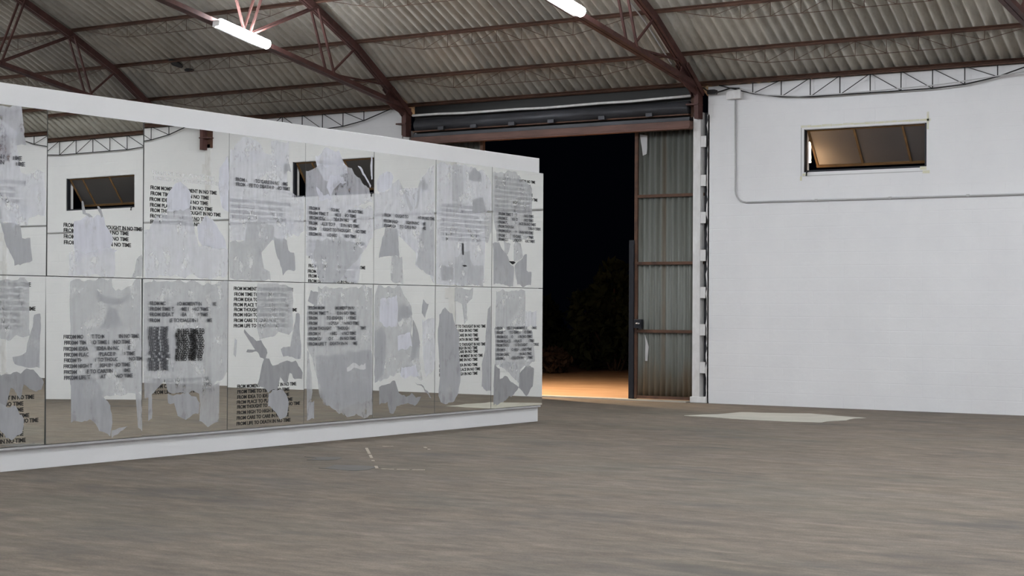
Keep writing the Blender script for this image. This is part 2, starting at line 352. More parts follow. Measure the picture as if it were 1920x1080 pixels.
SMEARS = [
 (6,0,'SL',[(-13.703,2.295),(-13.516,2.347),(-13.421,2.38),(-13.344,2.355),(-13.314,2.27),(-13.216,2.158),(-13.244,2.07),(-13.166,2.043),(-13.34,2.009),(-13.416,1.964),(-13.698,1.913)]),
 (6,0,'SM',[(-13.593,2.486),(-13.564,2.402),(-13.478,2.356),(-13.516,2.34),(-13.592,2.386),(-13.616,2.484)]),
 (6,0,'SM',[(-13.432,2.451),(-13.403,2.453),(-13.344,2.355),(-13.383,2.339)]),
 (6,0,'FL',[(-13.773,1.996),(-13.379,2.037),(-13.195,2.043),(-13.198,1.784),(-13.771,1.782)]),
 (6,0,'FM',[(-12.826,2.01),(-12.916,1.934),(-12.964,1.788),(-12.823,1.791)]),
 (5,0,'FL',[(-12.48,2.466),(-12.161,2.504),(-12.106,2.277),(-12.169,2.275),(-12.738,2.251),(-12.66,2.37)]),
 (5,0,'SL',[(-12.382,2.734),(-12.3,2.754),(-12.216,2.715),(-12.163,2.63),(-12.172,2.511),(-12.255,2.477),(-12.48,2.466),(-12.482,2.582),(-12.432,2.687)]),
 (5,0,'FL',[(-12.798,2.249),(-12.107,2.307),(-12.02,2.117),(-11.609,2.101),(-11.601,1.813),(-12.792,1.79)]),
 (5,0,'SL',[(-12.065,2.353),(-11.959,2.403),(-11.874,2.407),(-11.765,2.321),(-11.665,2.19),(-11.609,2.101),(-11.999,2.118),(-12.042,2.22)]),
 (5,0,'SL',[(-11.74,2.956),(-11.642,3.039),(-11.609,3.041),(-11.602,2.48),(-11.702,2.536),(-11.759,2.744)]),
 (4,0,'FL',[(-11.458,3.217),(-11.394,3.274),(-11.263,3.293),(-11.163,3.257),(-11.085,3.203),(-11.016,3.088),(-11.478,3.024),(-11.522,3.124)]),
 (4,0,'FL',[(-10.928,3.277),(-10.664,3.299),(-10.649,3.04),(-10.925,3.005)]),
 (4,0,'FL',[(-11.582,3.148),(-10.926,3.141),(-10.65,3.086),(-10.741,2.926),(-10.669,2.732),(-10.399,2.733),(-10.394,2.331),(-10.778,2.224),(-11.575,2.195)]),
 (4,0,'FM',[(-11.296,2.413),(-10.894,2.386),(-10.893,2.25),(-11.14,2.24),(-11.148,2.001),(-11.202,1.88),(-10.956,1.87),(-10.933,1.789),(-11.57,1.782),(-11.575,2.165),(-11.316,2.204)]),
 (4,0,'SM',[(-10.893,2.25),(-10.686,2.227),(-10.661,2.106),(-10.556,2.094),(-10.543,1.925),(-10.751,1.859),(-10.799,2.01),(-10.868,2.099)]),
 (4,0,'FL',[(-10.803,2.405),(-10.572,2.415),(-10.594,2.261),(-10.778,2.224)]),
 (4,0,'SM',[(-10.742,3.048),(-10.65,3.07),(-10.625,2.965),(-10.741,2.942)]),
 (3,0,'SL',[(-10.203,3.177),(-10.016,3.267),(-9.801,3.269),(-9.678,3.125),(-9.627,3.005),(-9.869,2.927),(-10.06,2.93),(-10.179,3.043)]),
 (3,0,'FL',[(-10.359,2.984),(-10.179,3.058),(-9.653,3.126),(-9.479,2.999),(-9.227,2.875),(-9.187,2.735),(-9.45,2.659),(-10.359,2.625)]),
 (3,0,'SL',[(-9.941,2.968),(-9.701,3.0),(-9.651,2.926),(-9.82,2.869),(-9.939,2.755),(-10.011,2.857)]),
 (3,0,'SL',[(-10.188,2.846),(-10.129,2.834),(-10.057,2.748),(-9.915,2.726),(-9.938,2.694),(-10.128,2.698)]),
 (3,0,'SL',[(-9.456,3.125),(-9.406,3.113),(-9.202,2.908),(-9.227,2.875)]),
 (3,0,'SL',[(-9.224,3.268),(-9.186,3.271),(-9.182,2.972),(-9.213,2.97)]),
 (3,0,'FL',[(-10.359,2.625),(-9.179,2.673),(-9.175,2.327),(-9.369,2.117),(-9.44,1.788),(-10.117,1.782),(-10.19,2.017),(-10.359,2.042)]),
 (3,0,'FM',[(-10.192,2.258),(-9.692,2.276),(-9.345,2.195),(-9.443,2.068),(-9.831,1.782),(-10.117,1.782),(-10.213,2.061)]),
 (2,0,'FL',[(-9.136,2.847),(-8.942,2.844),(-8.695,2.995),(-8.413,2.675),(-8.236,3.056),(-8.081,3.191),(-7.962,3.23),(-7.946,1.807),(-8.04,1.93),(-8.328,2.017),(-8.331,2.294),(-8.888,2.455),(-9.132,2.43)]),
 (2,0,'SL',[(-9.042,3.047),(-8.896,3.118),(-8.771,3.036),(-8.819,2.926),(-8.942,2.844),(-9.076,2.851),(-9.09,2.969)]),
 (2,0,'SM',[(-8.912,2.439),(-8.689,2.433),(-8.66,2.115),(-9.055,2.089),(-9.032,2.179)]),
 (2,0,'FM',[(-8.178,2.548),(-7.969,2.651),(-7.96,1.87),(-8.276,1.972),(-8.328,2.017)]),
 (2,0,'FM',[(-8.809,2.096),(-8.61,2.117),(-8.581,1.797),(-8.806,1.794)]),
 (2,0,'SM',[(-8.211,3.073),(-8.079,3.004),(-8.078,2.942),(-8.235,2.947)]),
 (2,0,'FM',[(-8.67,2.981),(-8.62,2.969),(-8.387,2.692),(-8.438,2.666)]),
 (2,0,'FM',[(-8.262,3.039),(-8.223,3.026),(-8.31,2.696),(-8.361,2.678)]),
 (2,0,'FM',[(-8.581,2.911),(-8.543,2.913),(-8.466,2.841),(-8.491,2.832)]),
 (1,0,'FL',[(-7.908,3.273),(-7.318,3.286),(-6.908,3.245),(-6.731,3.115),(-6.726,2.737),(-6.874,2.714),(-6.864,1.805),(-7.891,1.79)]),
 (1,0,'SM',[(-7.236,3.206),(-7.101,3.247),(-6.963,3.21),(-6.934,3.118),(-7.221,3.099)]),
 (1,0,'SM',[(-7.151,2.871),(-6.904,2.885),(-6.819,2.733),(-7.149,2.7)]),
 (1,0,'FM',[(-7.584,3.274),(-7.358,3.283),(-7.34,2.86),(-7.55,2.635),(-7.579,2.908)]),
 (1,0,'SM',[(-7.817,2.033),(-7.569,2.023),(-7.554,1.841),(-7.801,1.821)]),
 (1,0,'FM',[(-7.518,2.147),(-7.198,2.249),(-7.168,2.033),(-6.894,2.024),(-6.891,1.805),(-7.514,1.795)]),
 (1,0,'FM',[(-6.874,2.714),(-6.726,2.737),(-6.723,2.485),(-6.814,2.324),(-6.87,2.322)]),
 (0,0,'FM',[(-6.684,3.245),(-6.457,3.261),(-6.167,3.289),(-5.779,3.112),(-5.741,2.427),(-6.589,2.38),(-6.679,2.803)]),
 (0,0,'SM',[(-6.674,2.345),(-6.532,2.334),(-6.329,2.149),(-6.182,2.025),(-6.209,1.799),(-6.667,1.793)]),
 (0,0,'SM',[(-6.183,2.073),(-5.889,2.226),(-5.901,2.031),(-5.766,1.985),(-5.764,1.806),(-6.121,1.801)]),
 (0,0,'FM',[(-6.447,2.369),(-6.273,2.359),(-6.329,2.181),(-6.416,2.195)]),
 (0,0,'FM',[(-6.215,2.361),(-6.039,2.367),(-5.978,2.191),(-6.183,2.137)]),
 (0,0,'BK',[(-6.3,2.126),(-6.183,2.113),(-6.148,2.093),(-6.212,2.075)]),
 (1,0,'BK',[(-7.362,2.041),(-7.282,2.043),(-7.255,2.031),(-7.33,2.017)]),
 (1,0,'BK',[(-7.366,2.32),(-7.339,2.306),(-7.332,2.168),(-7.358,2.167)]),
 (6,1,'FM',[(-13.737,1.752),(-13.208,1.762),(-13.196,1.624),(-13.085,1.655),(-12.828,1.766),(-12.816,0.652),(-13.314,0.626),(-13.435,0.823),(-13.721,0.409)]),
 (6,1,'SM',[(-13.245,1.489),(-13.143,1.444),(-13.08,1.309),(-13.262,1.265),(-13.362,1.31)]),
 (6,1,'SM',[(-13.406,1.666),(-13.326,1.608),(-13.165,1.579),(-12.961,1.596),(-13.144,1.504),(-13.385,1.548)]),
 (6,1,'SM',[(-13.726,0.846),(-13.435,0.823),(-13.314,0.626),(-13.233,0.533),(-13.211,0.367),(-13.229,0.264),(-13.369,0.302),(-13.489,0.426),(-13.721,0.409)]),
 (6,1,'FM',[(-13.21,0.338),(-13.007,0.327),(-13.209,0.263)]),
 (6,1,'FM',[(-12.908,0.64),(-12.816,0.636),(-12.816,0.27),(-12.883,0.32)]),
 (5,1,'FM',[(-12.794,1.742),(-11.594,1.762),(-11.594,0.821),(-11.704,0.733),(-12.009,0.621),(-12.452,0.638),(-12.515,0.773),(-12.716,0.589),(-12.78,0.592)]),
 (5,1,'SM',[(-12.452,0.623),(-12.327,0.618),(-12.051,0.593),(-12.008,0.531),(-12.028,0.411),(-12.198,0.359),(-12.324,0.395),(-12.367,0.516),(-12.451,0.549)]),
 (5,1,'FM',[(-12.009,0.652),(-11.715,0.733),(-11.71,0.335),(-11.896,0.283),(-12.005,0.319)]),
 (5,1,'SM',[(-12.717,0.648),(-12.676,0.646),(-12.684,0.398),(-12.724,0.385)]),
 (5,1,'FM',[(-12.725,1.305),(-12.377,1.288),(-12.371,0.843),(-12.719,0.852)]),
 (4,1,'FM',[(-11.145,1.743),(-10.564,1.737),(-10.558,1.246),(-10.948,1.188),(-11.104,1.145),(-11.128,1.295)]),
 (4,1,'SD',[(-11.013,0.948),(-10.945,0.947),(-10.876,0.885),(-10.507,0.923),(-10.388,0.781),(-10.411,0.72),(-10.552,0.724),(-10.622,0.787),(-10.667,0.667),(-10.761,0.746),(-10.794,0.656),(-10.827,0.596),(-10.963,0.586),(-11.11,0.681),(-11.078,0.8),(-11.057,0.889)]),
 (4,1,'SD',[(-11.348,1.237),(-11.138,1.13),(-11.082,1.145),(-10.98,1.008),(-11.012,0.933),(-11.057,0.949),(-11.136,1.026),(-11.302,1.036),(-11.28,1.058),(-11.137,1.056),(-11.17,1.086),(-11.347,1.2)]),
 (4,1,'SM',[(-10.513,1.415),(-10.443,1.415),(-10.437,0.936),(-10.507,0.923),(-10.717,0.957),(-10.741,1.034),(-10.602,1.062)]),
 (4,1,'SM',[(-10.963,0.586),(-10.713,0.607),(-10.619,0.482),(-10.641,0.36),(-10.755,0.274),(-10.87,0.371),(-10.961,0.435)]),
 (4,1,'FM',[(-11.477,1.179),(-11.444,1.164),(-11.464,0.987),(-11.507,0.988)]),
 (3,1,'FM',[(-10.144,1.74),(-9.818,1.721),(-9.174,1.745),(-9.157,0.248),(-9.61,0.255),(-9.825,0.34),(-10.036,0.439),(-10.107,0.546),(-10.226,0.948),(-10.319,1.068),(-10.324,1.508),(-10.142,1.554)]),
 (3,1,'SM',[(-10.158,0.947),(-9.166,1.02),(-9.159,0.449),(-9.825,0.34),(-10.036,0.439),(-10.132,0.739)]),
 (3,1,'SM',[(-10.258,1.686),(-10.143,1.657),(-10.142,1.524),(-10.302,1.553)]),
 (3,1,'SM',[(-10.289,0.45),(-10.198,0.476),(-10.195,0.262),(-10.314,0.267)]),
 (3,1,'FM',[(-10.323,1.038),(-10.284,1.008),(-10.222,0.55),(-10.314,0.267)]),
 (3,1,'WH',[(-9.617,0.845),(-9.276,0.86),(-9.275,0.807),(-9.604,0.8)]),
 (2,1,'FM',[(-9.127,1.643),(-9.051,1.749),(-8.631,1.754),(-8.399,1.512),(-8.372,1.389),(-8.421,1.19),(-8.213,1.064),(-8.263,0.88),(-8.156,0.661),(-8.669,0.737),(-9.014,0.656),(-9.112,0.749)]),
 (2,1,'SM',[(-8.678,1.511),(-8.45,1.512),(-8.385,1.42),(-8.55,1.344),(-8.664,1.359)]),
 (2,1,'SM',[(-8.372,1.359),(-8.306,1.266),(-8.226,1.095),(-8.289,0.911),(-8.417,0.853),(-8.395,1.19)]),
 (2,1,'SL',[(-9.013,1.622),(-8.692,1.632),(-8.688,1.283),(-8.799,1.239),(-8.923,1.284),(-9.022,1.36)]),
 (2,1,'SM',[(-8.168,1.622),(-8.075,1.545),(-8.139,1.389),(-8.192,1.451)]),
 (2,1,'SL',[(-8.686,1.162),(-8.421,1.19),(-8.394,1.036),(-8.659,1.002)]),
 (2,1,'SL',[(-8.594,0.796),(-8.314,0.819),(-8.235,0.694),(-8.618,0.675)]),
 (2,1,'SD',[(-9.013,0.597),(-8.718,0.647),(-8.641,0.508),(-8.54,0.474),(-8.206,0.446),(-8.308,0.357),(-8.589,0.354),(-8.689,0.343),(-8.713,0.276),(-8.825,0.281),(-8.864,0.411),(-9.01,0.357)]),
 (2,1,'SM',[(-9.117,1.196),(-9.021,1.27),(-8.897,1.164),(-8.941,0.744),(-9.11,0.63)]),
 (2,1,'SD',[(-8.337,0.62),(-8.049,0.471),(-7.996,0.422),(-8.075,0.456)]),
 (2,1,'FL',[(-8.191,1.374),(-7.941,1.373),(-7.933,0.748),(-8.104,0.69),(-8.186,0.971)]),
 (1,1,'SM',[(-7.848,1.436),(-7.746,1.481),(-7.562,1.451),(-7.522,1.36),(-7.534,1.268),(-7.401,1.206),(-7.438,1.023),(-7.381,0.623),(-7.418,0.44),(-7.549,0.338),(-7.784,0.348),(-7.85,0.456),(-7.816,0.908),(-7.871,1.21)]),
 (1,1,'FM',[(-7.526,1.742),(-7.111,1.747),(-7.136,1.623),(-7.244,1.575),(-7.242,1.359),(-7.322,1.298),(-7.351,1.544),(-7.511,1.604)]),
 (1,1,'SM',[(-6.777,1.516),(-6.715,1.532),(-6.703,0.461),(-6.792,0.448),(-6.918,0.515),(-6.907,0.812),(-6.853,0.857),(-6.828,1.17)]),
 (0,1,'FM',[(-6.61,1.738),(-5.913,1.746),(-5.907,1.259),(-6.604,1.232)]),
 (0,1,'FL',[(-5.91,1.47),(-5.624,1.471),(-5.652,1.258),(-5.907,1.243)]),
 (0,1,'FM',[(-6.633,1.232),(-5.727,1.226),(-5.661,0.8),(-6.02,0.727),(-6.599,0.757)]),
 (0,1,'SD',[(-6.628,0.789),(-6.514,0.739),(-6.512,0.581),(-6.311,0.606),(-6.047,0.469),(-6.192,0.378),(-6.394,0.322),(-6.422,0.26),(-6.65,0.269),(-6.652,0.459)]),
 (0,1,'SD',[(-6.049,0.679),(-5.782,0.77),(-5.691,0.702),(-5.719,0.491),(-5.867,0.35),(-6.047,0.469)]),
 (0,1,'FM',[(-6.543,0.787),(-6.255,0.813),(-6.02,0.727),(-6.048,0.55),(-6.283,0.653)]),
]
WRITING = [
 (6,0,-13.836,'K',[(2.257,4),(2.208,5),(2.151,6),(2.095,7)]),
 (5,0,-12.722,'K',[(2.676,0),(2.619,1),(2.561,2),(2.504,3),(2.453,4),(2.396,5),(2.338,6)]),
 (5,0,-12.695,'W',[(2.826,3),(2.772,4)]),
 (4,0,-11.558,'K',[(2.617,0),(2.555,1),(2.499,2),(2.445,3)]),
 (4,0,-11.497,'G',[(2.838,6),(2.787,7)]),
 (3,0,-10.311,'G',[(2.598,0),(2.546,1),(2.493,2),(2.433,3),(2.373,4),(2.313,5)]),
 (3,0,-10.303,'K',[(2.231,4),(2.179,5),(2.122,6),(2.062,7)]),
 (3,0,-10.309,'K',[(1.961,4),(1.901,5),(1.849,6),(1.793,7)]),
 (2,0,-8.962,'G',[(2.587,4),(2.519,5),(2.464,6)]),
 (1,0,-7.81,'K',[(2.766,0),(2.707,1),(2.648,2),(2.589,3),(2.53,4),(2.471,5),(2.414,6),(2.356,7)]),
 (0,0,-6.625,'K',[(3.178,0),(3.119,1),(3.062,2),(3.004,3),(2.945,4),(2.885,5),(2.825,6),(2.774,7)]),
 (0,0,-6.563,'G',[(2.722,1),(2.666,2),(2.615,3),(2.561,4),(2.504,5),(2.444,6),(2.393,7)]),
 (6,1,-13.804,'G',[(1.211,0),(1.156,1),(1.098,2),(1.042,3),(0.99,4),(0.935,5),(0.88,6),(0.828,7)]),
 (5,1,-12.727,'G',[(1.531,0),(1.477,1),(1.422,2),(1.363,3)]),
 (5,1,-12.667,'K',[(0.763,5),(0.707,6),(0.649,7)]),
 (5,1,-12.343,'K',[(1.261,8),(1.239,8),(1.217,8),(1.194,8),(1.172,8),(1.15,8),(1.127,8),(1.105,8),(1.083,8),(1.06,8),(1.038,8),(1.016,8),(0.994,8),(0.971,8)]),
 (5,1,-12.722,'G',[(1.283,9),(1.252,9),(1.222,9),(1.191,9),(1.16,9),(1.13,9),(1.099,9),(1.068,9),(1.038,9),(1.007,9),(0.976,9),(0.946,9),(0.915,9),(0.884,9)]),
 (4,1,-11.498,'K',[(1.694,0),(1.635,1),(1.58,2),(1.524,3),(1.473,4),(1.419,5),(1.36,6),(1.304,7)]),
 (4,1,-11.443,'K',[(0.667,0),(0.611,1),(0.555,2),(0.501,3),(0.452,4),(0.393,5),(0.336,6),(0.277,7)]),
 (3,1,-10.299,'G',[(1.497,0),(1.438,1),(1.384,2),(1.325,3),(1.269,4),(1.21,5),(1.153,6),(1.097,7)]),
 (1,1,-7.83,'K',[(1.277,4),(1.225,5),(1.167,6),(1.113,7),(1.051,4),(1.006,5),(0.961,6),(0.908,0),(0.86,1),(0.795,2),(0.739,3),(0.685,5)]),
 (0,1,-6.588,'G',[(1.25,0),(1.194,1),(1.137,2),(1.08,3),(1.029,4),(0.97,5),(0.91,6),(0.86,7)]),
]

# ------------------------------------------------------------------ dimensions
BAY = 5.87
COLX = [-0.49 + BAY * k for k in range(-3, 5)]       # column and truss lines
XL, XR, YF, DEPTH = -24.0, 23.6, -28.0, -28.0
NODES = [(0.0, 5.146), (-0.67, 5.54), (-1.54, 6.09), (-2.66, 6.62), (-3.83, 7.10), (-5.0, 7.52), (-6.2, 7.88), (-7.4, 8.17),
         (-8.6, 8.40), (-9.9, 8.58), (-11.2, 8.70), (-12.6, 8.77), (-14.0, 8.80)]
ALLN = NODES + [(-28.0 - y, z) for y, z in NODES[-2::-1]]
def chord_z(y): return 5.08 + 0.17 * min(-y, 28 + y)

# ------------------------------------------------------------------ floor, walls, ground
floor = tag(MB().box(XL - 0.3, XR + 0.3, YF - 0.3, 0.22, -0.25, 0.0).build('floor', M_FLOOR), kind='structure')
ground = tag(MB().box(-70, 60, 0.22, 90, -0.5, -0.03).build('ground', M_DIRT), kind='structure')
def outline(pts, n, amp, seed):
    out = []
    for i, (a, b) in enumerate(zip(pts, pts[1:] + pts[:1])):
        for k in range(n):
            t = k / n; x = a[0] + (b[0] - a[0]) * t; y = a[1] + (b[1] - a[1]) * t
            d = noise.noise_vector(Vector((x * 3.1 + seed, y * 3.1, seed * 1.7)))
            out.append((x + d.x * amp, y + d.y * amp))
    return out
MB().prism(outline([(0.99, -3.19), (1.25, -2.01), (2.16, -1.60), (3.16, -2.04), (3.10, -3.39), (2.2, -3.45)], 6, 0.10, 3), 2, -0.01, 0.006).build('concrete_patch', M_PATCH, floor)
MB().prism(outline([(1.36, -11.95), (1.12, -11.62), (1.35, -11.45), (1.6, -11.7)], 10, 0.12, 5), 2, -0.01, 0.003).build('oil_stain', M_SMUDGE, floor)
MB().prism(outline([(2.0, -12.5), (2.0, -12.1), (2.35, -12.05), (2.4, -12.45)], 10, 0.12, 9), 2, -0.01, 0.003).build('oil_stain', M_SMUDGE, floor)
for a, b in (((0.82, -10.25), (1.0, -10.0)), ((0.82, -10.3), (2.45, -12.2)), ((2.5, -12.2), (3.05, -11.98)), ((1.15, -9.75), (1.6, -10.2))):
    m_ = MB(); d = Vector((b[0] - a[0], b[1] - a[1], 0)); n_ = max(2, int(d.length / 0.12)); rnd = random.Random(int(a[0] * 100))
    for i in range(n_):
        if rnd.random() < 0.35: continue
        p = Vector((a[0], a[1], 0)) + d * (i / n_); q = p + d * (0.8 / n_)
        m_.bar((p.x, p.y, 0.001), (q.x, q.y, 0.001), 0.03, 0.006, side=Vector((-d.y, d.x, 0)).normalized())
    m_.build('tape_residue', M_CHALK, floor)
# low broken kerb of pale mortar along the foot of the wall and the door threshold
MB().prism(outline([(-6.2, -0.12), (-6.2, 0.2), (-0.66, 0.2), (-0.66, -0.10), (-3, -0.06)], 14, 0.03, 2), 2, -0.01, 0.02).build('threshold', M_PATCH, floor)

WIN = []                                              # window openings (x0, x1)
for k in range(3, 7): WIN.append((COLX[k] - 0 + 1.82, COLX[k] + 3.80))
COLX_R = [-0.49 + BAY * k for k in range(0, 4)]
WIN = [(x + 1.82, x + 3.80) for x in COLX_R]
WZ0, WZ1 = 3.655, 4.325
wb = MB()
wb.box(XL, -6.51, 0, 0.2, 0, 5.10)
x = -0.335
for a, b in WIN:
    wb.box(x, a, 0, 0.2, 0, 5.10); wb.box(a, b, 0, 0.2, 0, WZ0); wb.box(a, b, 0, 0.2, WZ1, 5.10); x = b
wb.box(x, XR, 0, 0.2, 0, 5.10)
tag(wb.build('wall_back', M_WALL), kind='structure')
def gable(name, x0, x1):
    pts = [(0.2, 0), (0.2, 5.1)] + [(y, z - 0.02) for y, z in ALLN[1:-1]] + [(YF - 0.2, 5.1), (YF - 0.2, 0)]
    tag(MB().prism(pts, 0, x0, x1).build(name, M_WALL), kind='structure')
gable('wall_left', XL - 0.2, XL)
gable('wall_right', XR, XR + 0.2)
tag(MB().box(XL, XR, YF - 0.2, YF, 0, 5.10).build('wall_front', M_WALL), kind='structure')

# ------------------------------------------------------------------ roof: corrugated sheets on purlins
ceiling = tag(empty('ceiling'), kind='structure')
PITCH, AMP, WAVES = 0.177, 0.040, 6
WID = PITCH * WAVES
def off(p, a, b, h):
    d = Vector((b[0] - a[0], b[1] - a[1])); d.normalize(); n = Vector((d.y, -d.x))
    if n.y < 0: n = -n
    return (p[0] + n.x * h, p[1] + n.y * h)
rows = []
lo = (0.32, 5.146 - 0.32 * 0.588)
for i in range(len(NODES) - 1):
    a, b = NODES[i], NODES[i + 1]
    L = math.hypot(b[0] - a[0], b[1] - a[1]); f = min(0.36 / L, 0.5)
    hi = (b[0] + (a[0] - b[0]) * f, b[1] + (a[1] - b[1]) * f)
    path = [lo, hi]
    if i: path = [lo, a, hi] if i > 0 else [lo, hi]
    else: path = [lo, a, hi]
    d = Vector((hi[0] - path[-2][0], hi[1] - path[-2][1])).normalized()
    path[-1] = (hi[0] + d.x * 0.11, hi[1] + d.y * 0.11)
    rows.append([off(p, path[max(j - 1, 0)], path[max(j, 1)], 0.064 + (0.010 if j == 0 else 0.0)) for j, p in enumerate(path)])
    lo = hi
rows.append([off(lo, lo, NODES[-1], 0.07), off(NODES[-1], lo, NODES[-1], 0.07)])
def sheet(mb, path, x0, waves, ox=0, oy=0, oz=0, per=10, over=0.5):
    nx = int((waves + over) * per) + 1; n = len(mb.v)
    for (y, z) in path:
        for i in range(nx):
            mb.v.append((x0 + i * PITCH / per - ox, y - oy, z + AMP * (2 * (0.5 + 0.5 * math.cos(2 * math.pi * i / per)) ** 1.8 - 0.8) - oz))
    for j in range(len(path) - 1):
        for i in range(nx - 1):
            p = n + j * nx + i
            mb.f.append((p, p + 1, p + nx + 1, p + nx))
NROW, XV0, NCOL = 7, -21.3, 27
far = MB()
for r, path in enumerate(rows):
    if r < NROW:
        mb = MB(); sheet(mb, path, 0, WAVES, 0, path[0][0], path[0][1])
        me = mb.mesh('roof_sheet', M_ROOF, True)
        for c in range(NCOL):
            o = link('roof_sheet', me, ceiling, (XV0 + c * WID, path[0][0], path[0][1] + (0.004 if c % 2 else 0)))
    else:
        sheet(far, path, XV0, int(NCOL * WAVES), per=6)
    for x0, n_ in ((XV0 - 4 * WID, 24), (XV0 + NCOL * WID, int((XR - XV0 - NCOL * WID) / PITCH) + 2)):
        sheet(far, path, x0, n_, per=6)
    mir = [(-28 - y, z) for y, z in path]
    sheet(far, mir, XV0 - 3 * WID, int((XR - XV0) / PITCH) + 20, per=6)
tag(far.build('roof_sheets', M_ROOF, ceiling, smooth=True), kind='stuff')
for i, (y, z) in enumerate(ALLN):
    j = max(1, min(i, len(ALLN) - 2)); d = Vector((0, ALLN[j + 1][0] - ALLN[j - 1][0], ALLN[j + 1][1] - ALLN[j - 1][1])).normalized()
    nrm = Vector((0, -d.z, d.y)) if d.y > 0 else Vector((0, d.z, -d.y))
    mb = MB()
    c = Vector((0, y, z)) + nrm * 0.0
    mb.bar((XL, c.y, c.z), (XR, c.y, c.z), 0.010, 0.050, side=d if False else Vector((0, d.y, d.z)))
    e = c + Vector((0, d.y, d.z)) * 0.02 - nrm * 0.026
    mb.bar((XL, e.y, e.z), (XR, e.y, e.z), 0.04, 0.008, side=Vector((0, d.y, d.z)))
    e = c + Vector((0, d.y, d.z)) * 0.02 + nrm * 0.026
    mb.bar((XL, e.y, e.z), (XR, e.y, e.z), 0.04, 0.008, side=Vector((0, d.y, d.z)))
    mb.build('purlin', M_PURLIN, ceiling)

# ------------------------------------------------------------------ trussed eave girders under the eave purlin
def lattice(x0):
    cx = x0 + BAY / 2
    dep = {0: .28, 1: .28, 2: .28, 3: .25, 4: .17}
    P = lambda i: Vector((cx + i * 0.49, -0.07, 5.10 - dep[abs(i)])); T = lambda i: Vector((cx + i * 0.49, -0.07, 5.115))
    pts = [Vector((x0 + 0.38, -0.07, 5.10))] + [P(i) for i in range(-4, 5)] + [Vector((x0 + BAY - 0.38, -0.07, 5.10))]
    t = empty('eave_girder', (cx, -0.07, 5.115))
    inv = lambda p: p - Vector((cx, -0.07, 5.115))
    MB().tube([inv(p) for p in pts], 0.010, 6).build('bottom_rod', M_CABLE, t)
    me = None
    for i in range(-4, 5): MB().tube([inv(T(i)), inv(P(i))], 0.009, 5).build('strut', M_CABLE, t)
    for i in range(-4, 0):
        MB().tube([inv(P(i)), inv(T(i + 1))], 0.007, 5).build('diagonal', M_CABLE, t)
        MB().tube([inv(P(-i)), inv(T(-i - 1))], 0.007, 5).build('diagonal', M_CABLE, t)
    MB().bar((-BAY / 2 + .2, 0, 0.0), (BAY / 2 - .2, 0, 0.0), 0.02, 0.03).build('top_bar', M_PURLIN, t)
    return t
tag(lattice(COLX_R[0]), 'thin dark trussed rod girder under the eave above the tilted window', 'girder', 'trussed eave girders')
tag(lattice(COLX_R[0] - 2 * BAY), 'thin dark trussed rod girder under the eave above the mirrored partition', 'girder', 'trussed eave girders')
for k in (1, 2, 3):
    tag(lattice(COLX_R[0] + k * BAY), 'thin trussed rod girder under the eave, seen only in the mirrors or out of frame', 'girder', 'eave girders right of the frame')

# thin rusty rods bracing the next purlins in the bays that are in view
for ni in (1, 2, 3):
    py, pz = NODES[ni]
    for bx in (COLX_R[0] - 3 * BAY, COLX_R[0] - 2 * BAY, COLX_R[0] - BAY, COLX_R[0]):
        mb = MB(); lo_ = []
        for i in range(-4, 5): lo_.append(Vector((bx + BAY / 2 + i * 0.49, py, pz - 0.03 - (0.20 if abs(i) < 4 else 0.12))))
        mb.tube([Vector((bx + 0.4, py, pz - 0.03))] + lo_ + [Vector((bx + BAY - 0.4, py, pz - 0.03))], 0.005, 5)
        for i, p in enumerate(lo_):
            mb.tube([p, Vector((p.x, py, pz - 0.02))], 0.0045, 4)
            q = lo_[i + 1] if i < 4 else (lo_[i - 1] if i > 4 else None)
            if q is not None: mb.tube([p, Vector((q.x, py, pz - 0.02))], 0.004, 4)
        tag(mb.build('purlin_bracing', M_PURLIN, ceiling), kind='stuff')

